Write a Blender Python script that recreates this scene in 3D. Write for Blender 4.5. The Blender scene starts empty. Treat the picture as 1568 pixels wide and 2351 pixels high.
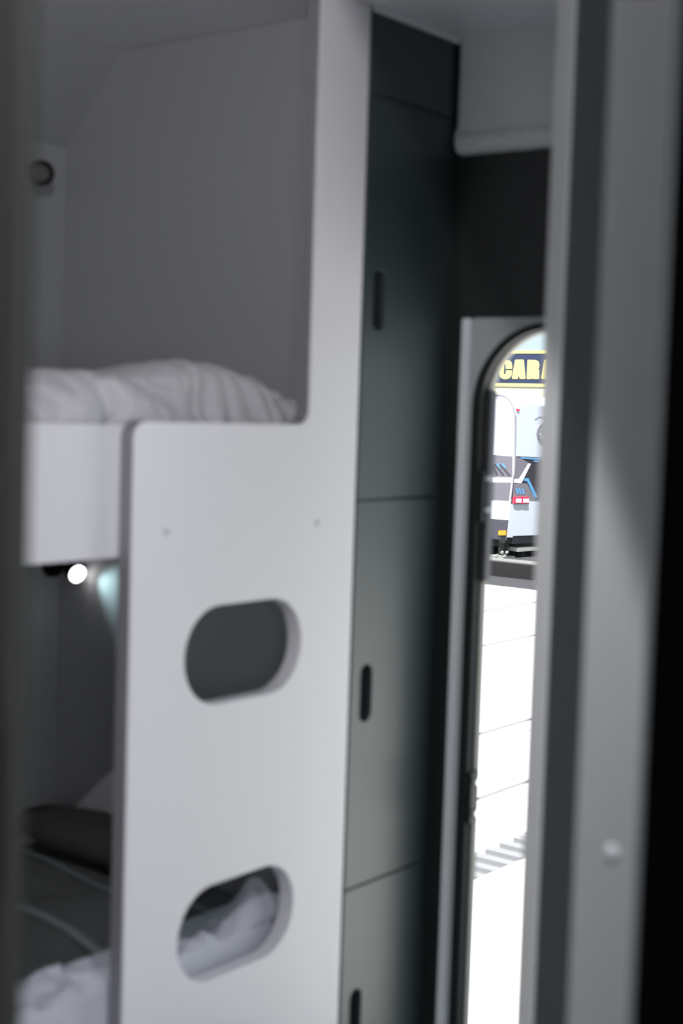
import bpy, bmesh, math, random
from mathutils import Vector, Matrix, noise

C = bpy.context.scene.collection
S = bpy.context.scene
PI = math.pi

# ------------------------------------------------------------------ camera
CX, CY, F = 784.0, 1175.5, 3338.4          # the photograph is 1568 x 2351
CAM = Vector((0, 0, 1.3))
h, p, r = math.radians(37.703), math.radians(-4.017), math.radians(1.843)
FW = Vector((math.cos(h)*math.cos(p), math.sin(h)*math.cos(p), math.sin(p)))
R0 = Vector((math.sin(h), -math.cos(h), 0))
U0 = R0.cross(FW)
RT = R0*math.cos(r) + U0*math.sin(r)
UP = U0*math.cos(r) - R0*math.sin(r)
cd = bpy.data.cameras.new('camera')
cam = bpy.data.objects.new('camera', cd); C.objects.link(cam)
m = Matrix((RT, UP, -FW)).transposed().to_4x4(); m.translation = CAM
cam.matrix_world = m
cd.sensor_fit = 'VERTICAL'; cd.sensor_height = 36; cd.lens = F*36/2351
cd.clip_start = 0.02; cd.clip_end = 500
cd.dof.use_dof = True; cd.dof.focus_distance = 15; cd.dof.aperture_fstop = 3.6
S.camera = cam

# ------------------------------------------------------------------ world, sun, exposure
w = bpy.data.worlds.new('world'); S.world = w; w.use_nodes = True
bg = w.node_tree.nodes['Background']
bg.inputs[0].default_value = (0.74, 0.93, 1.0, 1); bg.inputs[1].default_value = 1.05
S.view_settings.view_transform = 'Standard'; S.view_settings.look = 'None'
S.view_settings.exposure = 0; S.view_settings.gamma = 1

def lamp(name, kind, loc, direction, energy, color=(1, 1, 1), **kw):
    d = bpy.data.lights.new(name, kind); d.energy = energy; d.color = color
    for k, v in kw.items(): setattr(d, k, v)
    o = bpy.data.objects.new(name, d); C.objects.link(o)
    o.location = loc
    o.rotation_euler = Vector(direction).to_track_quat('-Z', 'Y').to_euler()
    return o
lamp('sun', 'SUN', (0, 0, 20), (0.33, 0.20, -0.92), 17, (0.975, 0.965, 1.0), angle=0.01)
# unseen fill lamps added behind the camera to brighten the interior
lamp('front_fill_lamp', 'AREA', (1.05, -2.38, 1.18), (0, 1, -0.05), 14, (0.93, 0.96, 1.0), shape='RECTANGLE', size=1.7, size_y=0.7)
lamp('side_fill_lamp', 'AREA', (-0.135, -0.50, 1.25), (1, 0.6, 0.0), 8.0, (0.95, 0.97, 1.0), shape='RECTANGLE', size=0.7, size_y=0.5)  # added fill, placed to reach bunk wall and bulkhead but miss the jamb

# ------------------------------------------------------------------ helpers
def ray(x, y): return (x-CX)*RT - (y-CY)*UP + F*FW
def at_x(x, y, X): d = ray(x, y); return CAM + d*((X-CAM.x)/d.x)
def at_y(x, y, Y): d = ray(x, y); return CAM + d*((Y-CAM.y)/d.y)
def at_z(x, y, Z): d = ray(x, y); return CAM + d*((Z-CAM.z)/d.z)
def on_plane(x, y, P, n): d = ray(x, y); return CAM + d*((P-CAM).dot(n)/d.dot(n))

def mat(name, col, rough=0.5, metal=0.0, spec=0.5, emit=None, estr=0, bump=0, bscale=200, var=0, vscale=8, coat=0):
    mm = bpy.data.materials.new(name); mm.use_nodes = True
    nt = mm.node_tree; b = nt.nodes['Principled BSDF']
    b.inputs['Base Color'].default_value = (*col, 1)
    b.inputs['Roughness'].default_value = rough
    b.inputs['Metallic'].default_value = metal
    b.inputs['Specular IOR Level'].default_value = spec
    b.inputs['Coat Weight'].default_value = coat
    if emit: b.inputs['Emission Color'].default_value = (*emit, 1); b.inputs['Emission Strength'].default_value = estr
    if bump or var:
        tc = nt.nodes.new('ShaderNodeTexCoord')
        if bump:
            n = nt.nodes.new('ShaderNodeTexNoise'); n.inputs['Scale'].default_value = bscale; n.inputs['Detail'].default_value = 3
            bp = nt.nodes.new('ShaderNodeBump'); bp.inputs['Strength'].default_value = bump; bp.inputs['Distance'].default_value = 0.002
            nt.links.new(tc.outputs['Object'], n.inputs['Vector']); nt.links.new(n.outputs['Fac'], bp.inputs['Height'])
            nt.links.new(bp.outputs['Normal'], b.inputs['Normal'])
        if var:
            n2 = nt.nodes.new('ShaderNodeTexNoise'); n2.inputs['Scale'].default_value = vscale; n2.inputs['Detail'].default_value = 4
            mx = nt.nodes.new('ShaderNodeMix'); mx.data_type = 'RGBA'
            mx.inputs[6].default_value = (*[c*(1-var) for c in col], 1); mx.inputs[7].default_value = (*[min(1, c*(1+var)) for c in col], 1)
            nt.links.new(tc.outputs['Object'], n2.inputs['Vector']); nt.links.new(n2.outputs['Fac'], mx.inputs[0])
            nt.links.new(mx.outputs[2], b.inputs['Base Color'])
    return mm

M = dict(
    laminate=mat('white_laminate', (0.81, 0.79, 0.83), 0.38, var=0.015, vscale=3),
    shaded_edge=mat('shaded_laminate_edge', (0.24, 0.235, 0.255), 0.45, bump=0.05),
    cabinet=mat('charcoal_satin_laminate', (0.036, 0.050, 0.0545), 0.37, spec=0.55, bump=0.03, bscale=500),
    cavity=mat('dark_cavity', (0.012, 0.014, 0.015), 0.6, bump=0.05),
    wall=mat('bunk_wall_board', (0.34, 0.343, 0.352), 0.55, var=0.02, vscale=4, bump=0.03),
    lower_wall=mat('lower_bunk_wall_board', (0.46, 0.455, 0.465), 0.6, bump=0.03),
    ceiling=mat('ceiling_board', (0.86, 0.86, 0.90), 0.35, bump=0.02),
    darkwall=mat('charcoal_wall_board', (0.018, 0.021, 0.021), 0.45, bump=0.03, bscale=400),
    bulkhead=mat('bulkhead_grey', (0.86, 0.885, 0.89), 0.42, bump=0.03),
    framepanel=mat('door_frame_grey', (0.50, 0.525, 0.535), 0.40, bump=0.03),
    trim=mat('silver_trim', (0.93, 0.96, 0.99), 0.3, metal=0.0, bump=0.02),
    rubber=mat('black_rubber', (0.008, 0.010, 0.010), 0.55, bump=0.1, bscale=100),
    reveal=mat('tan_reveal', (0.36, 0.34, 0.30), 0.5, bump=0.05),
    hinge=mat('dark_hinge_cover', (0.05, 0.05, 0.065), 0.45, bump=0.05),
    chrome=mat('chrome', (0.75, 0.76, 0.78), 0.2, metal=1.0, bump=0.01),
    jamb=mat('grey_jamb_laminate', (0.44, 0.45, 0.46), 0.45, bump=0.03),
    partition=mat('dark_partition_laminate', (0.085, 0.094, 0.095), 0.5, bump=0.03),
    strip=mat('pale_edge_strip', (0.68, 0.68, 0.665), 0.4, bump=0.02),
    olive=mat('olive_grey_laminate', (0.028, 0.0295, 0.0245), 0.55, bump=0.03),
    black=mat('black_matte', (0.0015, 0.0015, 0.0015), 0.9, spec=0.0, bump=0.03),
    floor=mat('pale_vinyl_floor', (0.78, 0.77, 0.78), 0.45, var=0.1, vscale=20),
    quilt=mat('pale_grey_quilt', (0.56, 0.545, 0.575), 0.85, bump=0.6, bscale=60, var=0.06, vscale=30),
    quilt_low=mat('lilac_white_quilt', (0.62, 0.62, 0.70), 0.85, bump=0.6, bscale=60, var=0.06, vscale=30),
    blanket=mat('charcoal_blanket', (0.12, 0.123, 0.121), 0.95, bump=0.8, bscale=120, var=0.1, vscale=40),
    piping=mat('blue_grey_piping', (0.22, 0.245, 0.26), 0.8, bump=0.3),
    mattress=mat('mattress_cover', (0.055, 0.056, 0.056), 0.9, bump=0.4),
    ticking=mat('mattress_ticking', (0.42, 0.40, 0.44), 0.9, bump=0.4),
    lampblack=mat('lamp_black', (0.003, 0.003, 0.003), 0.6, spec=0.25, bump=0.02),
    lens_off=mat('lamp_lens_off', (0.07, 0.07, 0.066), 0.3, bump=0.02),
    lens_on=mat('lamp_lens_lit', (1, 1, 1), 0.3, emit=(1, 1, 1), estr=6),
    plug=mat('white_plug', (0.75, 0.75, 0.77), 0.3, bump=0.02),
)

def new_obj(name, me, m, parent=None, smooth=False):
    o = bpy.data.objects.new(name, me); C.objects.link(o)
    if m is not None and not me.materials: me.materials.append(m)
    if parent is not None: o.parent = parent
    if smooth:
        for f in me.polygons: f.use_smooth = True
    return o
def obj(name, bm, m, parent=None, smooth=False):
    me = bpy.data.meshes.new(name); bmesh.ops.recalc_face_normals(bm, faces=bm.faces); bm.to_mesh(me); bm.free()
    return new_obj(name, me, m, parent, smooth)
def tag(o, label, cat, group=None):
    o['label'] = label; o['category'] = cat
    if group: o['group'] = group
    return o
def struct(o): o['kind'] = 'structure'; return o
def empty(name, loc=(0, 0, 0)):
    o = bpy.data.objects.new(name, None); C.objects.link(o); o.location = loc; o.empty_display_size = 0.1
    return o
def keep(o, parent):                       # parent whose location is a pure translation: shift the mesh
    o.parent = parent
    o.location = o.location - parent.location
    return o
def box(bm, x0, x1, y0, y1, z0, z1, bev=0):
    vs = [bm.verts.new((x, y, z)) for x in (x0, x1) for y in (y0, y1) for z in (z0, z1)]
    fs = []
    for q in ((0, 1, 3, 2), (4, 6, 7, 5), (0, 4, 5, 1), (2, 3, 7, 6), (0, 2, 6, 4), (1, 5, 7, 3)):
        fs.append(bm.faces.new([vs[i] for i in q]))
    if bev:
        es = {e for f in fs for e in f.edges}
        bmesh.ops.bevel(bm, geom=list(es), offset=bev, segments=3, affect='EDGES', profile=0.5)
def box_obj(name, m, dims, parent=None, bev=0):
    bm = bmesh.new(); box(bm, *dims, bev=bev); return obj(name, bm, m, parent)
def prism(bm, pts, vec):                   # 3-D polygon pushed along a vector
    a = [bm.verts.new(q) for q in pts]; b = [bm.verts.new(Vector(q)+vec) for q in pts]
    bm.faces.new(a); bm.faces.new(b[::-1])
    n = len(a)
    for i in range(n): bm.faces.new((a[i], a[(i+1) % n], b[(i+1) % n], b[i]))
def cyl(bm, c, axis, rad, ln, seg=32, r2=None):
    q = Vector(axis).normalized().to_track_quat('Z', 'Y').to_matrix().to_4x4()
    mt = Matrix.Translation(Vector(c)) @ q @ Matrix.Translation((0, 0, ln/2))
    bmesh.ops.create_cone(bm, cap_ends=True, segments=seg, radius1=rad, radius2=rad if r2 is None else r2, depth=ln, matrix=mt)
def tube(bm, pts, rad, seg=10, closed=False):
    pts = [Vector(q) for q in pts]; n = len(pts); rings = []
    prev = None
    for i, q in enumerate(pts):
        if closed: t = (pts[(i+1) % n]-pts[i-1]).normalized()
        else: t = (pts[min(i+1, n-1)]-pts[max(i-1, 0)]).normalized()
        if prev is None:
            u = t.orthogonal().normalized()
        else:
            u = (prev - t*prev.dot(t)).normalized()
        prev = u; v = t.cross(u)
        rings.append([bm.verts.new(q+(u*math.cos(a)+v*math.sin(a))*rad) for a in [2*PI*k/seg for k in range(seg)]])
    rng = range(n if closed else n-1)
    for i in rng:
        A, B = rings[i], rings[(i+1) % n]
        for k in range(seg): bm.faces.new((A[k], A[(k+1) % seg], B[(k+1) % seg], B[k]))
    if not closed: bm.faces.new(rings[0]); bm.faces.new(rings[-1][::-1])
def rrect(x0, x1, y0, y1, rad, seg=10):    # rad: number or (bl, br, tr, tl)
    if not isinstance(rad, tuple): rad = (rad,)*4
    out = []
    for (cx, cy, sx, sy, a0, rr) in ((x0, y0, 1, 1, PI, rad[0]), (x1, y0, -1, 1, 1.5*PI, rad[1]), (x1, y1, -1, -1, 0, rad[2]), (x0, y1, 1, -1, 0.5*PI, rad[3])):
        if rr <= 0: out.append((cx, cy)); continue
        for k in range(seg+1):
            a = a0 + 0.5*PI*k/seg
            out.append((cx+sx*rr+rr*math.cos(a), cy+sy*rr+rr*math.sin(a)))
    return out
def sheet(name, outline, holes, thick, m, parent=None, axis='Y', pos=0.0, bev=0.0):
    """flat board with holes. axis 'Y': outline is (x, z), board from pos to pos+thick in y; axis 'X': outline is (y, z)."""
    cu = bpy.data.curves.new(name, 'CURVE'); cu.dimensions = '2D'; cu.fill_mode = 'BOTH'
    for L in [outline]+holes:
        s = cu.splines.new('POLY'); s.points.add(len(L)-1)
        for i, (a, b) in enumerate(L): s.points[i].co = (a, b, 0, 1)
        s.use_cyclic_u = True
    cu.extrude = thick/2-bev; cu.bevel_depth = bev; cu.offset = -bev; cu.bevel_resolution = 2
    tmp = bpy.data.objects.new('tmp', cu)
    me = bpy.data.meshes.new_from_object(tmp)
    bpy.data.objects.remove(tmp); bpy.data.curves.remove(cu)
    for v in me.vertices:
        a, b, c = v.co
        v.co = (a, pos+thick/2+c, b) if axis == 'Y' else (pos+thick/2+c, a, b)
    bm = bmesh.new(); bm.from_mesh(me); bmesh.ops.remove_doubles(bm, verts=bm.verts, dist=1e-6)
    bpy.data.meshes.remove(me)
    return obj(name, bm, m, parent)

XD, YP = 2.326, 1.551        # plane of the wall with the entry door; front plane of bunk panel and wardrobe
XC, YB = 2.049, 2.329        # side of the wardrobe (end of the bunks); rear wall
ZF, ZC = -0.05, 2.0

# ------------------------------------------------------------------ room shell
struct(box_obj('floor', M['floor'], (-0.2, XD, -2.5, YB, ZF-0.05, ZF)))
struct(box_obj('ceiling', M['ceiling'], (-0.2, XD, -2.5, YB+0.05, ZC, ZC+0.04)))
# wall with the entry door: charcoal board with the arched opening
DY0, DY1, DZ1, DR = 0.86, 1.466, 1.457, 0.135
def arch(g=0.0, zb=ZF, z1=None):
    return rrect(DY0-g, DY1+g, zb, DZ1+g*0.6, (0, 0, DR+g, DR+g), 16)
struct(sheet('wall_right', rrect(-2.5, YB, ZF, ZC, 0), [arch(0.0, ZF+0.001)], 0.024, M['darkwall'], axis='X', pos=XD))
# left-hand wall behind the camera, with an opening added to go with the side fill lamp
struct(sheet('wall_left', rrect(-2.5, YB, ZF, ZC, 0), [rrect(-0.88, -0.12, 0.98, 1.52, 0.05)], 0.04, M['wall'], axis='X', pos=-0.2))
struct(sheet('wall_front', rrect(-0.2, XD, ZF, ZC, 0), [rrect(0.15, 1.95, 0.8, 1.56, 0.06)], 0.04, M['wall'], axis='Y', pos=-2.5))
# rear wall: upright to 1.82, then canted forward to the ceiling
bm = bmesh.new()
prof = [(YB, ZF), (YB, 1.82), (2.166, ZC), (YB+0.05, ZC), (YB+0.05, ZF)]
prism(bm, [(-0.2, y, z) for y, z in prof], Vector((XD+0.2, 0, 0)))
struct(obj('wall_back', bm, M['wall']))

# ------------------------------------------------------------------ door frame
fr = empty('door_1', (XD, (DY0+DY1)/2, ZF)); struct(fr)
o = sheet('door_panel_surround', rrect(DY0-0.05, 1.4985, ZF, 1.480, (0, 0, 0.01, 0.01), 6), [arch(0.021, ZF+0.002)], 0.008, M['framepanel'], axis='X', pos=XD-0.008, bev=0.0015); o.name = 'frame_panel'; keep(o, fr)
bm = bmesh.new(); box(bm, XD-0.014, XD-0.0005, 1.4985, 1.5180, ZF, 1.480, bev=0.005)
keep(obj('frame_edge_trim', bm, M['trim'], smooth=False), fr)
keep(sheet('door_seal', arch(0.021, ZF+0.003), [arch(0.0, ZF+0.012)], 0.02, M['rubber'], axis='X', pos=XD-0.014, bev=0.003), fr)
# outer aluminium liner of the opening (the tan reveal)
keep(sheet('door_liner', arch(0.012, ZF+0.004), [arch(-0.004, ZF+0.02)], 0.018, M['reveal'], axis='X', pos=XD+0.008, bev=0.001), fr)
# dark hinge cover along the left jamb and hardware
zt, zb = at_x(1118, 897, XD+0.04).z, at_x(1107, 1330, XD+0.04).z
keep(box_obj('hinge_cover', M['hinge'], (XD+0.0005, XD+0.022, 1.452, 1.4615, zb, zt), bev=0.002), fr)
def hinge(px, ya, yb, knob):
    za, zc = at_x(px, yb, XD+0.0).z, at_x(px, ya, XD+0.0).z
    zm = (za+zc)/2
    o = box_obj('door_hinge', M['rubber'], (XD-0.012, XD+0.018, 1.456, 1.466, za, zc), bev=0.004); keep(o, fr)
    for k, zz in enumerate(knob):
        bm = bmesh.new(); cyl(bm, (XD+0.002, 1.4565, za+(zc-za)*zz), (0, -1, 0), 0.0075, 0.008, 16, 0.006)
        q = obj('hinge_pin', bm, M['chrome']); q.parent = o; q.location = -(fr.location)
        q.location = Vector((0, 0, 0))
hinge(1110, 1080, 1200, (0.85, 0.25))
hinge(1085, 1770, 1890, (0.8, 0.2))

# ------------------------------------------------------------------ bulkhead above the door
bm = bmesh.new()
pr = [(XD, ZC), (2.318, ZC), (2.318, 1.832), (2.3175, 1.826), (2.311, 1.821), (2.304, 1.815), (2.301, 1.806), (2.302, 1.797), (2.307, 1.790), (2.314, 1.785), (XD, 1.784)]
n = 6
y1 = YP-0.004; secs = []
for k, (yy, shr) in enumerate(((0.93, 0), (y1-0.012, 0), (y1-0.004, 0.3), (y1, 0.8))):
    ring = []
    for (x, z) in pr:
        xx = XD-(XD-x)*(1-shr*0.5); zz = z if z > 1.83 else z+shr*0.012
        ring.append(bm.verts.new((xx, yy, zz)))
    secs.append(ring)
for a, b in zip(secs, secs[1:]):
    for i in range(len(pr)): bm.faces.new((a[i], a[(i+1) % len(pr)], b[(i+1) % len(pr)], b[i]))
bm.faces.new(secs[0]); bm.faces.new(secs[-1][::-1])
o = obj('overhead_bulkhead', bm, M['bulkhead'])
tag(o, 'pale grey overhead bulkhead with rounded lower lip above the arched door', 'bulkhead')

# ceiling bead above wardrobe
bm = bmesh.new(); box(bm, XC-0.0, 2.316, YP-0.010, YP-0.0005, ZC-0.011, ZC-0.0005, bev=0.003)
struct(obj('trim_1', bm, M['trim']))

# ------------------------------------------------------------------ wardrobe beside the door
wd = empty('wardrobe', ((XC+XD)/2, YP, ZF))
tag(wd, 'tall narrow charcoal wardrobe with slot-handle doors between white bunk panel and entry door', 'wardrobe')
keep(box_obj('body', M['cabinet'], (XC+0.001, XD-0.001, YP+0.017, YB-0.002, ZF, ZC-0.001)), wd)
keep(box_obj('filler_strip', M['cabinet'], (2.3045, XD-0.001, YP+0.006, YP+0.0165, ZF, ZC-0.001)), wd)
TT = 0.0165
seam = [1.851, 1.141, 0.433]
def wdoor(z0, z1, hz, nm='door'):
    g = 0.0016
    holes = [rrect(2.078, 2.113, hz[0], hz[1], 0.0174, 8)] if hz else []
    dr = sheet(nm, rrect(XC+(0.004 if nm == 'top_panel' else 0.0015), 2.303, z0+g, z1-g, 0.001, 2), holes, TT-0.001, M['cabinet'], axis='Y', pos=YP, bev=0.0012)
    keep(dr, wd)
    if hz:
        bm = bmesh.new()
        out = rrect(2.078-0.0002, 2.113+0.0002, hz[0]-0.0002, hz[1]+0.0002, 0.0175, 8)
        a = [bm.verts.new((x, YP+0.002, z)) for x, z in out]; b = [bm.verts.new((x, YP+0.0155, z)) for x, z in out]
        for i in range(len(a)): bm.faces.new((a[i], a[(i+1) % len(a)], b[(i+1) % len(a)], b[i]))
        bm.faces.new(b)
        hd = obj('slot_handle', bm, M['cavity']); hd.parent = dr; hd.location = (0, 0, 0)
wdoor(seam[0], ZC-0.001, None, 'top_panel')
wdoor(seam[1], seam[0], (1.443, 1.550))
wdoor(seam[2], seam[1], (0.737, 0.842))
hz3 = at_y(815, 2272, YP).z
wdoor(ZF+0.03, seam[2], (hz3-0.108, hz3))

# ------------------------------------------------------------------ bunk front: white panel with foot holes + column, guard board behind
bk = empty('bunk_bed', (1.2, YP, ZF))
tag(bk, 'white built-in double bunk bed with two oval foot holes in its end panel', 'bunk bed')
XL, XCI, ZT = 1.504, 1.909, 1.274
out = []
def arc(cx, cy, rr, a0, a1, n=10): return [(cx+rr*math.cos(math.radians(a0+(a1-a0)*k/n)), cy+rr*math.sin(math.radians(a0+(a1-a0)*k/n))) for k in range(n+1)]
out = [(XL, ZF), (2.046, ZF), (2.046, ZC-0.001), (XCI, ZC-0.001)] + arc(XCI-0.026, ZT+0.026, 0.026, 0, -90) + arc(XL+0.026, ZT-0.026, 0.026, 90, 180)
def foothole(x0, x1, z0, z1): return rrect(x0, x1, z0, z1, (z1-z0)/2-0.001, 16)
holes = [foothole(1.622, 1.904, 0.826, 0.984), foothole(1.622, 1.904, 0.374, 0.530)]
keep(sheet('end_panel', out, holes, 0.030, M['laminate'], axis='Y', pos=YP, bev=0.0025), bk)
def edge_shade_strip(path, inner):                # thin grey strip that paints shade onto an edge; inner: concave side
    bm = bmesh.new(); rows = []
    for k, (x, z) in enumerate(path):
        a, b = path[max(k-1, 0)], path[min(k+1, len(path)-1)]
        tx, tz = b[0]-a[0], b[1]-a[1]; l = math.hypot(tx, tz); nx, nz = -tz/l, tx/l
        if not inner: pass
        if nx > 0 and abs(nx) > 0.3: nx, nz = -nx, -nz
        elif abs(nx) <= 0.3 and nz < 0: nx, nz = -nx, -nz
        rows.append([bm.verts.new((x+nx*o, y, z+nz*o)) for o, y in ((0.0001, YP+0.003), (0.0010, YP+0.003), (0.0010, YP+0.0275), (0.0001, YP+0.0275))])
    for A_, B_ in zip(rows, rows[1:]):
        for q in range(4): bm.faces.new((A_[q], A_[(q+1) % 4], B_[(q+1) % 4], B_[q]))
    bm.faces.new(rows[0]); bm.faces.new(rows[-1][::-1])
    return keep(obj('edge_shade_strip', bm, M['shaded_edge']), bk)
edge_shade_strip([(XL, ZF), (XL, 0.6)] + arc(XL+0.026, ZT-0.026, 0.026, 180, 96, 12), False)
edge_shade_strip([(XCI, ZC-0.002), (XCI, 1.6)] + arc(XCI-0.026, ZT+0.026, 0.026, 0, -84, 12), True)
keep(box_obj('guard_board', M['laminate'], (-0.14, 2.046, YP+0.032, YP+0.048, 1.069, 1.268), bev=0.002), bk)
keep(box_obj('bed_base', M['lower_wall'], (-0.14, 2.046, YP+0.049, YB-0.001, 1.086, 1.11)), bk)
keep(box_obj('lower_bed_box', M['laminate'], (-0.14, 2.046, YP+0.032, YB-0.001, ZF, 0.235)), bk)
# side of the wardrobe seen as bunk end wall: lining boards
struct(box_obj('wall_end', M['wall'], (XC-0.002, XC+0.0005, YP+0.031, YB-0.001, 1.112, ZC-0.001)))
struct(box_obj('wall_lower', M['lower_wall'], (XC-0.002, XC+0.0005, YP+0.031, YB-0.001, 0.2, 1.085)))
keep(box_obj('back_lining', M['lower_wall'], (-0.14, XC-0.003, YB-0.004, YB-0.001, 0.236, 1.085)), bk)
# two small cover caps on the panel
def cap(px, py):
    q = at_y(px, py, YP)
    bm = bmesh.new(); cyl(bm, (q.x, YP+0.001, q.z), (0, -1, 0), 0.006, 0.0022, 20, 0.005)
    keep(obj('screw_cap', bm, M['framepanel'], smooth=False), bk)
cap(382, 1222); cap(728, 1200)

# ------------------------------------------------------------------ bedding
def lerp_tab(tab, x):
    if x <= tab[0][0]: return tab[0][1]
    for (a, b), (c, d) in zip(tab, tab[1:]):
        if x <= c:
            t = (x-a)/(c-a); t = t*t*(3-2*t); return b+(d-b)*t
    return tab[-1][1]
def cloth(name, x0, x1, y0, y1, zbase, hf, m, nx, ny, edge=0.03, parent=None):
    """closed rumpled cover: top follows hf(x, y), rolls down to zbase at the rim."""
    bm = bmesh.new(); g = []
    for i in range(nx+1):
        row = []
        for j in range(ny+1):
            u, v = i/nx, j/ny
            x, y = x0+(x1-x0)*u, y0+(y1-y0)*v
            d = min(x-x0, x1-x, y-y0, y1-y)
            k = 1 if d > edge else math.sqrt(max(0, 1-(1-d/edge)**2))
            wob = 0.010*noise.noise(Vector((x*9, y*9, 3.3)))
            row.append(bm.verts.new((x+wob*(1 if 0 < i < nx else 0), y+(0 if 0 < j < ny else abs(wob)), zbase+(hf(x, y)-zbase)*k)))
        g.append(row)
    for i in range(nx):
        for j in range(ny): bm.faces.new((g[i][j], g[i+1][j], g[i+1][j+1], g[i][j+1]))
    # underside
    c = [bm.verts.new((v.co.x, v.co.y, zbase-0.004)) for v in [g[0][0], g[nx][0], g[nx][ny], g[0][ny]]]
    bnd = [[g[i][0] for i in range(nx+1)], [g[nx][j] for j in range(ny+1)], [g[i][ny] for i in range(nx, -1, -1)], [g[0][j] for j in range(ny, -1, -1)]]
    for s in range(4):
        bm.faces.new(bnd[s][::-1]+[c[s], c[(s+1) % 4]])
    bm.faces.new(c)
    bmesh.ops.triangulate(bm, faces=[f for f in bm.faces if len(f.verts) > 4])
    return obj(name, bm, m, parent, smooth=True)

mt = tag(box_obj('mattress', M['mattress'], (-0.12, 2.035, YP+0.052, YB-0.01, 1.111, 1.245), bev=0.01), 'dark mattress on the upper bunk under the rumpled grey quilt', 'mattress')
top = []
for x, y in ((0, 848), (60, 848), (150, 847), (215, 853), (250, 866), (300, 848), (345, 834), (400, 828), (470, 834), (520, 855), (570, 884), (610, 893), (645, 880), (672, 888)):
    q = at_y(x, y, 1.72); top.append((q.x, q.z))
XE1 = at_y(697, 930, 1.66).x
def hq(x, y):
    t = lerp_tab(top, x)
    a = 1 - min(1, abs(y-1.72)/0.10)**2*0.35 if y < 1.72 else max(0.30, 1-((y-1.72)/0.30)**2*0.7)
    z = 1.262 + (t-1.262)*a
    v = Vector((x*15+3*noise.noise(Vector((x*5, y*5, 1))), y*7, 0.4))
    cr = abs(noise.noise(v)); cr2 = abs(noise.noise(Vector((x*34+y*22, y*13-x*6, 7.7))))
    s = min(1, max(0, (1.74-y)/0.06))
    return z - (1-min(1, cr*6))*0.010*s + (min(1, cr2*5)-0.7)*0.007*s + 0.004*noise.noise(v*3)
q = cloth('quilt', -0.05, XE1+0.004, YP+0.052, 2.2, 1.2485, hq, M['quilt'], 420, 110, edge=0.045)
for v in q.data.vertices:          # gathers and creases down the front edge
    if v.co.z > 1.2495 and v.co.y < 1.80:
        k = 1-max(0, (v.co.y-1.70)/0.10)
        u = v.co.x+0.35*(v.co.z-1.25)*math.sin(v.co.x*17)
        n1 = abs(noise.noise(Vector((u*17, v.co.z*5, 5.1)))); n2 = noise.noise(Vector((u*9+3, v.co.z*8, 9.2)))
        g = 0.5+0.5*math.sin(u*13+2)
        v.co.y += k*((1-min(1, n1*4.5))*0.050*(0.4+0.6*g) + n2*0.034)
        v.co.y = max(v.co.y, YP+0.05)
q.modifiers.new('smooth', 'SMOOTH').iterations = 2
tag(q, 'rumpled pale grey quilt lying on the upper bunk', 'quilt')

# lower bunk: mattress, charcoal blanket with piping, bolster, white quilt
ZL = 0.40
tag(box_obj('mattress', M['ticking'], (-0.12, 2.04, YP+0.055, YB-0.012, 0.236, 0.361), bev=0.015), 'grey mattress on the lower bunk under the charcoal blanket', 'mattress')
def hb(x, y): return 0.385+0.012*noise.noise(Vector((x*5, y*6, 2)))+0.003*noise.noise(Vector((x*30, y*30, 5)))
bl = cloth('blanket', 1.2, 2.035, YP+0.06, YB-0.014, 0.367, hb, M['blanket'], 90, 80, edge=0.02)
tag(bl, 'charcoal blanket with pale piping spread over the lower bunk', 'blanket')
def piping(pts, rad):
    P = []
    for (x, y), (x2, y2) in zip(pts, pts[1:]):
        for k in range(10):
            t = k/10; P.append(at_z(x+(x2-x)*t, y+(y2-y)*t, 0.392))
    P.append(at_z(*pts[-1], 0.392))
    P = [Vector((v.x, v.y, hb(v.x, v.y)+rad*0.35)) for v in P if YP+0.07 < v.y < YB-0.03 and v.x < 2.03]
    bm = bmesh.new(); tube(bm, P, rad, 8)
    bmesh.ops.scale(bm, vec=(1, 1, 0.6), space=Matrix.Translation((0, 0, -0.395)), verts=bm.verts)
    obj('piping', bm, M['piping'], bl, smooth=True)
piping(((20, 1930), (110, 1972), (265, 2052), (400, 2110)), 0.006)
piping(((20, 2068), (150, 2130), (265, 2212), (330, 2260)), 0.011)
piping(((400, 2045), (450, 2083), (500, 2105), (560, 2170), (600, 2200)), 0.007)
bm = bmesh.new()
bmesh.ops.create_icosphere(bm, subdivisions=4, radius=1)
for v in bm.verts:
    c = v.co; l = lambda t, k: math.copysign(abs(t)**k, t)
    v.co = Vector((1.955+0.075*l(c.x, .8), 2.08+0.235*l(c.y, .75), 0.441+0.038*l(c.z, .9)+0.004*noise.noise(c*3)))
tag(obj('bolster', bm, M['mattress'], smooth=True), 'dark bolster cushion at the end wall of the lower bunk', 'cushion')
def hl(x, y):
    n1 = noise.noise(Vector((x*9, y*8, 1.5))); n2 = abs(noise.noise(Vector((x*20+4, y*17, 6.5))))
    z = 0.428+0.026*n1-(1-min(1, n2*5))*0.014+0.010*noise.noise(Vector((x*40, y*36, 0)))
    yl = 1.665 if x < 1.50 else 1.665-0.05*min(1, (x-1.50)/0.06)
    z = max(z, 0.410) + 0.045*math.exp(-((x-1.875)/0.045)**2-((y-1.61)/0.035)**2)
    k = max(0, min(1, (yl+0.02-y)/0.03)); k = k*k*(3-2*k)
    if 1.80 < x < 1.92: k = max(k, min(1, max(0, (1.68-y)/0.03)))
    return 0.4045+(z-0.4045)*k
q = cloth('quilt', 1.0, 1.97, YP+0.036, 1.71, 0.404, hl, M['quilt_low'], 200, 60, edge=0.035)
obj2 = box_obj('hem', M['quilt_low'], (1.0, 1.965, YP+0.036, YP+0.053, 0.30, 0.412), q, bev=0.008)
tag(q, 'crumpled lilac-white quilt along the front of the lower bunk', 'quilt')

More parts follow.
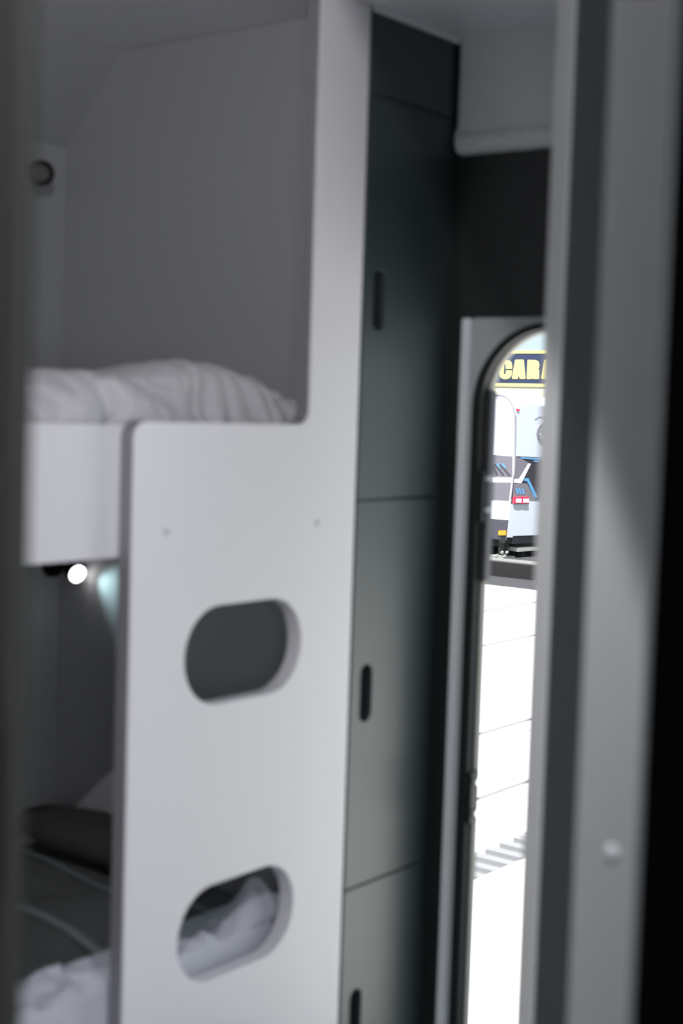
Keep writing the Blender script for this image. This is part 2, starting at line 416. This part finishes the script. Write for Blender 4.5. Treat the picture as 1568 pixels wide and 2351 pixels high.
# ------------------------------------------------------------------ reading lamps
def reading_lamp(loc, aim, lit, label):
    """loc: middle of the lens; the arm runs back to the rear wall"""
    loc = Vector(loc); aim = Vector(aim).normalized()
    root = empty('reading_lamp', (loc.x, YB, loc.z+0.0)); tag(root, label, 'lamp', 'bunk reading lamps')
    bm = bmesh.new(); yw = YB if loc.z > 1.2 else YB-0.005
    cyl(bm, (loc.x, yw-0.0005, loc.z+0.012), (0, -1, 0), 0.026, 0.012, 40, 0.024)
    keep(obj('wall_plate', bm, M['lampblack'], smooth=False), root)
    bm = bmesh.new(); tube(bm, [(loc.x, yw-0.01, loc.z+0.012), (loc.x, yw-0.03, loc.z+0.013), loc-aim*0.022], 0.006, 12)
    keep(obj('arm', bm, M['lampblack'], smooth=True), root)
    bm = bmesh.new(); cyl(bm, loc-aim*0.030, aim, 0.015, 0.028, 40, 0.0262 if not lit else 0.021)
    bmesh.ops.bevel(bm, geom=[e for e in bm.edges if len(e.link_faces) == 2 and any(len(f.verts) > 6 for f in e.link_faces)], offset=0.002, segments=2, affect='EDGES')
    hd = obj('lamp_head', bm, M['lampblack']); keep(hd, root)
    bm = bmesh.new(); cyl(bm, loc-aim*0.0015, aim, 0.0145 if not lit else 0.0175, 0.003, 40)
    ln = obj('lens', bm, M['lens_on'] if lit else M['lens_off']); ln.parent = hd; ln.location = (0, 0, 0)
    if lit: lamp('reading_lamp_light', 'SPOT', loc+aim*0.004, aim, 1.0, (0.62, 0.95, 1.0), spot_size=math.radians(100), spot_blend=0.8, shadow_soft_size=0.008)
q = at_y(96, 398, YB-0.07)
reading_lamp(q, (-0.55, -0.75, -0.25), False, 'unlit black reading lamp on the rear wall over the upper bunk')
q = at_y(178, 1318, YB-0.085)
reading_lamp(q, (-0.14, -0.90, -0.30), True, 'lit reading lamp with bright white lens under the upper bunk')

# ------------------------------------------------------------------ right: partition by the door and jamb nearer the camera
pa = empty('partition', (1.6, 0.912, ZF)); tag(pa, 'thin dark partition beside the entry door, its pale edge facing the camera', 'partition')
keep(box_obj('board', M['partition'], (1.604, XD-0.001, 0.902, 0.922, ZF, ZC-0.001)), pa)
keep(box_obj('edge_strip', M['strip'], (1.597, 1.604, 0.900, 0.9245, ZF, ZC-0.001), bev=0.002), pa)
jb = empty('door_jamb', (1.1, 0.556, ZF)); tag(jb, 'grey upright jamb with one white plug, right of the partition', 'door jamb')
keep(box_obj('post', M['jamb'], (1.1, 1.118, 0.528, 0.586, ZF, ZC-0.001), bev=0.003), jb)
q = at_x(1405, 1955, 1.1); bm = bmesh.new()
bmesh.ops.create_uvsphere(bm, u_segments=24, v_segments=12, radius=0.0062, matrix=Matrix.Translation((1.0995, q.y, q.z)) @ Matrix.Diagonal((0.7, 1, 1, 1)))
keep(obj('plug', bm, M['plug'], smooth=True), jb)
sd = empty('sliding_door', (0.75, 0.1, ZF)); tag(sd, 'black door leaf at the right edge of the view', 'door')
keep(box_obj('leaf', M['black'], (0.75, 0.785, -0.35, 0.360, ZF, ZC-0.001), bev=0.004), sd)
nd = empty('near_door', (0.55, 0.9, ZF)); tag(nd, 'olive grey door leaf with black latch at the left edge of the view', 'door')
keep(box_obj('leaf', M['olive'], (0.55, 0.562, 0.663, 1.25, ZF, ZC-0.001), bev=0.004), nd)
bm = bmesh.new(); box(bm, 0.540, 0.5495, 0.672, 0.70, 1.007, 1.112, bev=0.004)
keep(obj('latch', bm, M['rubber']), nd)

# recessed ceiling downlight in the passage
dl = empty('downlight', (0.50, 0.585, ZC)); tag(dl, 'small round recessed downlight in the passage ceiling', 'lamp')
bm = bmesh.new()
ring = [(0.5+0.035*math.cos(a), 0.585+0.035*math.sin(a), ZC-0.003) for a in [2*PI*k/40 for k in range(40)]]
tube(bm, ring, 0.004, 8, closed=True); keep(obj('bezel', bm, M['chrome'], smooth=True), dl)
bm = bmesh.new(); cyl(bm, (0.5, 0.585, ZC-0.0005), (0, 0, -1), 0.031, 0.002, 40); keep(obj('lens', bm, M['lens_on']), dl)
lamp('downlight_lamp', 'SPOT', (0.50, 0.585, ZC-0.02), (-0.30, 0.805, -0.505), 34, (0.97, 0.97, 1.0), spot_size=math.radians(160), spot_blend=0.04, shadow_soft_size=0.012)

# ================================================================== outside
ZG = -0.55
MO = dict(
    yard=mat('pale_concrete', (0.62, 0.61, 0.62), 0.85, var=0.04, vscale=0.8, bump=0.2, bscale=30),
    apron=mat('cream_concrete', (0.66, 0.65, 0.60), 0.85, var=0.03, vscale=0.8, bump=0.2, bscale=30),
    joint=mat('paving_joint', (0.125, 0.12, 0.12), 0.9, bump=0.2),
    asphalt_and_shade=mat('asphalt_and_plinth_shade', (0.022, 0.022, 0.023), 0.95, var=0.3, vscale=3, bump=0.5, bscale=40),
    line=mat('faded_line', (0.06, 0.06, 0.06), 0.9, bump=0.2),
    plinth=mat('plinth_top', (0.125, 0.122, 0.112), 0.9, var=0.1, vscale=3, bump=0.3, bscale=30),
    plinthface=mat('dark_sleeper', (0.010, 0.009, 0.009), 0.95, bump=0.5, bscale=30),
    grate=mat('drain_slats', (0.155, 0.155, 0.155), 0.7, bump=0.2),
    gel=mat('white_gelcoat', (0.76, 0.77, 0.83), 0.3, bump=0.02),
    gelshade=mat('shaded_white_gelcoat', (0.40, 0.42, 0.46), 0.3, bump=0.02),  # gelcoat with the rear face's shade put into its colour
    grey=mat('grey_vinyl', (0.125, 0.115, 0.13), 0.5, bump=0.05),
    darkgrey=mat('dark_grey_vinyl', (0.04, 0.036, 0.046), 0.5, bump=0.05),
    blackv=mat('black_vinyl', (0.02, 0.015, 0.022), 0.5, bump=0.05),
    blue=mat('blue_vinyl', (0.07, 0.22, 0.38), 0.5, bump=0.05),
    orange=mat('amber_lens', (0.85, 0.25, 0.0), 0.3, bump=0.05),
    red=mat('red_lens', (0.70, 0.02, 0.06), 0.3, bump=0.05),
    pink=mat('pale_lens', (0.80, 0.60, 0.62), 0.3, bump=0.05),
    emblem=mat('grey_print', (0.16, 0.16, 0.18), 0.5, bump=0.05),
    skirt=mat('grey_skirt', (0.045, 0.045, 0.058), 0.5, bump=0.05),
    chassis=mat('chassis_black', (0.010, 0.012, 0.010), 0.7, bump=0.1),
    steel=mat('galvanised_steel', (0.35, 0.36, 0.33), 0.5, metal=0.4, bump=0.1),
    navy=mat('navy_sign_board', (0.028, 0.038, 0.085), 0.4, bump=0.03),
    yellow=mat('yellow_sign_paint', (0.80, 0.66, 0.22), 0.5, bump=0.03),
    cream=mat('cream_building_wall', (0.78, 0.70, 0.52), 0.8, var=0.03, vscale=1, bump=0.2, bscale=20),
    roof=mat('grey_roof_sheet', (0.3, 0.3, 0.3), 0.6, bump=0.1),
    tyre=mat('tyre_rubber', (0.02, 0.02, 0.02), 0.8, bump=0.4, bscale=60),
)
XA0 = at_z(1180, 1349, ZG).x; XA1 = 14.35
def gbox(name, m, x0, x1, y0, y1, z0, z1): return struct(box_obj(name, m, (x0, x1, y0, y1, z0, z1)))
gy = at_z(1150, 2005, ZG).y; gy2 = at_z(1150, 1925, ZG).y
gbox('ground_apron', MO['apron'], 2.5, XA0, -12, gy, ZG-0.1, ZG)
gbox('ground_yard', MO['yard'], 2.5, XA0, gy2, 30, ZG-0.1, ZG)
gbox('ground_road', MO['asphalt_and_shade'], XA0, 60, -30, 45, ZG-0.12, ZG-0.01)
xl = at_z(1180, 1319, ZG).x
gbox('ground_line', MO['line'], xl-0.12, xl+0.12, -20, 40, ZG-0.0095, ZG-0.003)
# paving joints: thin sunk strips running away from the van
bm = bmesh.new()
for (px, py) in ((1170, 1393), (1170, 1470), (1160, 1668), (1160, 1812)):
    y = at_z(px, py, ZG).y; box(bm, 2.6, XA0-0.01, y-0.016, y+0.016, ZG-0.002, ZG+0.001)
for x in (4.4, 7.4, 10.4): box(bm, x-0.006, x+0.006, gy2+0.01, 29, ZG-0.002, ZG+0.0008)
struct(obj('ground_joints', bm, MO['joint']))
# drain channel with slats
gr = empty('drain_grate', (6, (gy+gy2)/2, ZG)); tag(gr, 'long slatted drain grate set across the pale paving outside the door', 'drain')
keep(box_obj('channel', MO['yard'], (2.6, XA0-0.02, gy, gy2, ZG-0.08, ZG-0.03)), gr)
keep(box_obj('kerb', MO['apron'], (2.6, XA0-0.02, gy, gy+0.03, ZG-0.03, ZG+0.002)), gr)
keep(box_obj('kerb', MO['yard'], (2.6, XA0-0.02, gy2-0.03, gy2, ZG-0.03, ZG+0.002)), gr)
bm = bmesh.new(); x = 2.7
while x < XA0-0.1: box(bm, x, x+0.055, gy+0.031, gy2-0.031, ZG-0.025, ZG-0.002); x += 0.115
sl = obj('slats', bm, MO['grate']); sl['kind'] = 'stuff'; keep(sl, gr)

# display plinth under the other caravan
DC = 17.0
base = CAM + ray(1183, 1050)/F*DC
zp = (CAM + ray(1180, 1291)/F*((XA1-0.0)/(ray(1180, 1291)/F).x)).z
pl = empty('display_plinth', (XA1, 9, ZG)); tag(pl, 'low display plinth with pale top and black front under the white caravan', 'plinth')
keep(box_obj('slab', MO['asphalt_and_shade'], (XA1+0.30, 24, 2, 22, ZG-0.01, zp)), pl)  # dark colour stands in for the caravan's shade on the plinth top
keep(box_obj('edge_kerb', MO['plinth'], (XA1+0.02, XA1+0.299, 2, 22, ZG-0.01, zp)), pl)
keep(box_obj('front_face', MO['plinthface'], (XA1-0.02, XA1+0.019, 2, 22, ZG-0.01, zp-0.012)), pl)

# ------------------------------------------------------------------ caravan outside
wv = (ray(1183, 1050)*1.0); wv.z = 0; wv.normalize()
rot = lambda v, d: Vector((v.x*math.cos(math.radians(d))-v.y*math.sin(math.radians(d)), v.x*math.sin(math.radians(d))+v.y*math.cos(math.radians(d)), 0))
A = rot(wv, 50); B = rot(wv, -40)          # along the side (away, left), along the rear (away, right)
P0 = base
cv = empty('caravan', (P0.x, P0.y, zp)); tag(cv, 'white caravan with grey and blue stripes parked outside beyond the door', 'caravan')
def side(px, py, off=0.0): return on_plane(px, py, P0-B*off, B)
def rear(px, py, off=0.0): return on_plane(px, py, P0-A*off, A)
SPX = [(1150, 908), (1160, 911), (1168, 917), (1174, 925), (1178.5, 935), (1181.5, 946), (1183, 958), (1183, 1000), (1182.5, 1050), (1181.5, 1082), (1177, 1120), (1171, 1175), (1165, 1232)]
prof = [side(x, y) for x, y in SPX]
LEN = 5.2; WID = 2.25
ztop = prof[0].z; zbot = prof[-1].z
front = [P0+A*LEN, P0+A*LEN]
pp = [Vector((P0.x, P0.y, 0))+A*LEN+Vector((0, 0, zbot)), Vector((P0.x, P0.y, 0))+A*LEN+Vector((0, 0, ztop-0.5)), Vector((P0.x, P0.y, 0))+A*(LEN-0.9)+Vector((0, 0, ztop))] + prof
bm = bmesh.new(); prism(bm, pp, B*WID)
body = obj('body', bm, MO['gel']); keep(body, cv)
def decal(name, pts, face, m, off=0.004, th=0.003, parent=None):
    f = side if face == 'side' else rear
    P = [f(x, y, off) for x, y in pts]
    bm = bmesh.new(); prism(bm, P, (B if face == 'side' else A)*th)
    return keep2(obj(name, bm, m), parent or cv)
def keep2(o, parent):
    q = parent; off = Vector((0, 0, 0))
    while q is not None: off += q.location; q = q.parent
    o.parent = parent; o.location = -off
    return o
# trim along the side outline
bm = bmesh.new(); tube(bm, [side(x, y, 0.004) for x, y in [(1118, 906)]+SPX], 0.009, 8)
keep2(obj('edge_trim', bm, MO['emblem'], smooth=True), cv)
# side
decal('side_stripe', [(1100, 1042), (1176, 1048), (1176, 1096), (1100, 1094)], 'side', MO['grey'])
decal('side_stripe', [(1100, 1107), (1173, 1108), (1168, 1150), (1100, 1146)], 'side', MO['grey'])
decal('side_skirt', [(1100, 1190), (1167, 1194), (1163, 1240), (1100, 1234)], 'side', MO['skirt'], off=0.012, th=0.01)
for k, (a, b, c_) in enumerate((((1126, 1066), (1142, 1090), 5), ((1133, 1065), (1156, 1091), 5), ((1146, 1066), (1170, 1092), 5))):
    decal('stripe_accent', [a, (a[0]+c_, a[1]), (b[0]+2, b[1]), (b[0]-2.5, b[1])], 'side', MO['darkgrey'], off=0.008)
for (x, y) in ((1134, 1064), (1147, 1064)):
    decal('stripe_accent', [(x, y), (x+8, y), (x+14, y+9), (x+12, y+13), (x+9, y+13)], 'side', MO['blue'], off=0.0075)
decal('marker_light', [(1144, 1219), (1146, 1218), (1159, 1218), (1161, 1220), (1161, 1228), (1159, 1229), (1146, 1229), (1144, 1228)], 'side', MO['orange'], off=0.022, th=0.01)
# rear
decal('shaded_rear_panel', [(1186, 932), (1330, 932), (1330, 1054), (1185.5, 1047)], 'rear', MO['gelshade'], off=0.003)
decal('marker_light', [(1185.5, 939.5), (1188, 938.5), (1193, 940), (1193, 943.5), (1185.5, 943)], 'rear', MO['red'], off=0.012, th=0.008)
decal('rear_stripe', [(1183.5, 1048), (1330, 1056), (1330, 1150), (1174, 1146), (1180, 1100)], 'rear', MO['blackv'])
decal('rear_stripe', [(1184, 1049), (1195, 1051), (1219, 1066), (1196, 1100), (1181.5, 1099)], 'rear', MO['grey'], off=0.007)
decal('rear_stripe', [(1219, 1065), (1213.5, 1064), (1192, 1099), (1181, 1099.5), (1180, 1108), (1196, 1110), (1199, 1106)], 'rear', MO['gel'], off=0.009)
decal('rear_stripe', [(1180, 1110), (1210, 1110), (1229, 1146), (1230, 1152), (1177, 1150)], 'rear', MO['grey'], off=0.0068)
decal('rear_stripe', [(1204, 1098), (1213.5, 1098), (1235, 1142), (1228, 1144), (1210, 1105), (1203, 1104)], 'rear', MO['blue'], off=0.0085)
decal('rear_stripe', [(1195, 1049.5), (1262, 1053), (1262, 1057.5), (1196, 1053)], 'rear', MO['blue'], off=0.0088)
decal('rear_stripe', [(1224, 1057), (1236, 1057.5), (1240, 1061), (1226, 1060.5)], 'rear', MO['blue'], off=0.0092)
for x in (1183, 1189.5, 1196.5): decal('stripe_accent', [(x, 1122), (x+4.5, 1121), (x+9, 1135), (x+4.5, 1135)], 'rear', MO['blue'], off=0.010)
tl = decal('tail_light', [(1181, 1141.5), (1214.5, 1141), (1214.5, 1156), (1180.5, 1156)], 'rear', MO['red'], off=0.035, th=0.03)
for x in (1185, 1202):
    decal('light_lens', [(x, 1145), (x+12.5, 1145), (x+12.5, 1154), (x, 1154)], 'rear', MO['pink'], off=0.040, th=0.005, parent=tl)
decal('shaded_rear_panel', [(1173, 1157), (1183, 1158), (1216, 1157), (1216, 1151), (1330, 1154), (1330, 1224), (1220, 1229), (1179, 1230), (1176, 1234), (1165, 1234)], 'rear', MO['gelshade'], off=0.014, th=0.01)
# wheel emblem on the rear face: ring, hub and bent spokes
cxp, cyp = 1249, 993
bm = bmesh.new()
tube(bm, [rear(cxp+15.5*math.cos(a), cyp+21.5*math.sin(a), 0.006) for a in [2*PI*k/36 for k in range(36)]], 0.0135, 6, closed=True)
tube(bm, [rear(cxp+12*math.cos(a), cyp+17*math.sin(a), 0.006) for a in [2*PI*k/36 for k in range(36)]], 0.005, 6, closed=True)
for a in range(0, 360, 45):
    a = math.radians(a+12); tube(bm, [rear(cxp+3*math.cos(a+.6), cyp+4*math.sin(a+.6), 0.006), rear(cxp+7*math.cos(a+.3), cyp+10*math.sin(a+.3), 0.006), rear(cxp+12.5*math.cos(a), cyp+17.5*math.sin(a), 0.006)], 0.006, 6)
tube(bm, [rear(cxp+4*math.cos(a), cyp+5*math.sin(a), 0.006) for a in [2*PI*k/20 for k in range(20)]], 0.008, 6, closed=True)
tube(bm, [rear(1228, 962, 0.006), rear(1238, 956, 0.006), rear(1250, 958, 0.006), rear(1262, 965, 0.006)], 0.004, 6)
tube(bm, [rear(1240, 975, 0.006), rear(1250, 965, 0.006), rear(1256, 955, 0.006)], 0.006, 6)
keep2(obj('wheel_emblem', bm, MO['emblem'], smooth=True), cv)
# underside: chassis beams, coupling, jockey gear, wheels
def vbox(name, m, s0, s1, t0, t1, z0, z1, parent=cv):
    bm = bmesh.new(); O = Vector((P0.x, P0.y, 0))
    pts = [O+A*s+B*t+Vector((0, 0, z0)) for s, t in ((s0, t0), (s1, t0), (s1, t1), (s0, t1))]
    prism(bm, pts, Vector((0, 0, z1-z0))); return keep2(obj(name, bm, m), parent)
def zat(y): return (CAM + ray(1180, y)/F*DC).z
vbox('bumper', MO['skirt'], 0.10, 0.30, 0.12, WID-0.1, zat(1253), zbot+0.002)
vbox('chassis_beam', MO['chassis'], 0.25, LEN-0.3, 0.25, 0.33, zat(1266), zbot-0.0005)
vbox('chassis_beam', MO['chassis'], 0.32, LEN-0.3, 1.85, 1.93, zat(1266), zbot-0.0005)
vbox('rear_step', MO['steel'], 0.02, 0.18, 0.14, 0.85, zat(1270), zat(1261))
vbox('step_support', MO['chassis'], 0.08, 0.14, 0.30, 0.34, zp, zat(1270)-0.001)
vbox('bracket', MO['chassis'], 0.09, 0.16, -0.015, 0.09, zat(1250), zbot+0.02)
vbox('stabiliser_leg', MO['chassis'], 0.14, 0.22, 0.02, 0.10, zp+0.02, zat(1250))
vbox('stabiliser_foot', MO['steel'], 0.06, 0.30, -0.06, 0.14, zp, zp+0.02)
for (x, y) in ((1154, 1268), (1165, 1268), (1142, 1275), (1160, 1276)):
    bm = bmesh.new(); q = on_plane(x, y, P0-B*0.05, B); cyl(bm, q, -B, 0.017, 0.02, 16)
    keep2(obj('bolt', bm, MO['steel']), cv)
for s in (2.3, 3.15):
    for t in (0.08, WID-0.28):
        O = Vector((P0.x, P0.y, 0)); zc = zp+0.33
        bm = bmesh.new(); cyl(bm, O+A*s+B*t+Vector((0, 0, zc)), B, 0.33, 0.20, 40)
        wh = keep2(obj('wheel', bm, MO['tyre']), cv)
        bm = bmesh.new(); cyl(bm, O+A*s+B*(t-0.01 if t < 1 else t+0.19)+Vector((0, 0, zc)), B, 0.2, 0.02, 32)
        keep2(obj('wheel_rim', bm, MO['steel']), wh)

# ------------------------------------------------------------------ building with sign
XS = 25.5
def sp(x, y, X=XS): return at_x(x, y, X)
ts, bs = sp(1220, 804), sp(1200, 888)
zt_, zb_ = ts.z, bs.z
bld = tag(box_obj('building', MO['cream'], (XS+0.0201, XS+8, 4, 30, ZG-0.01, zt_-0.15)), 'cream shed building behind the parked caravan, carrying the navy sign', 'building')
sg = empty('shop_sign', (XS, 16, zb_)); tag(sg, 'navy fascia sign with yellow borders and bold yellow letters CARA', 'sign')
keep(box_obj('board', MO['navy'], (XS+0.012, XS+0.02, 10, 22, zb_, zt_)), sg)
hgt = zt_-zb_
keep(box_obj('border', MO['yellow'], (XS+0.006, XS+0.0115, 10, 22, zt_-hgt*0.092, zt_), bev=0.001), sg)
keep(box_obj('border', MO['yellow'], (XS+0.006, XS+0.0115, 10, 22, zb_, zb_+hgt*0.09), bev=0.001), sg)
Lc = [(748, 916), (634, 916), (634, 830), (600, 830), (600, 1010), (634, 1010), (634, 944), (748, 944), (738, 1040), (702, 1085), (640, 1105), (580, 1097), (535, 1062), (515, 1000), (515, 860), (535, 800), (580, 765), (640, 755), (700, 765), (738, 795), (748, 850)]
La = [(815, 750), (948, 750), (962, 775), (990, 1085), (975, 1098), (890, 1098), (874, 1050), (862, 1050), (850, 1098), (757, 1098), (745, 1080), (800, 765)]
Lr = [(1025, 765), (1040, 752), (1170, 755), (1225, 785), (1242, 840), (1238, 890), (1218, 918), (1238, 935), (1238, 1090), (1220, 1100), (1130, 1100), (1118, 1080), (1105, 1100), (1020, 1100), (1012, 1085)]
for L, dx, w_ in ((Lc, 0, 1), (La, 0, 1), (Lr, 0, 1), (La, 528, 1)):
    P = [sp(1080+(x+dx)/7.84, 730+(y)/7.84, XS+0.006) for x, y in L]
    bm = bmesh.new(); prism(bm, P, Vector((0.0055, 0, 0)))
    o = obj('letter', bm, MO['yellow']); keep(o, sg)
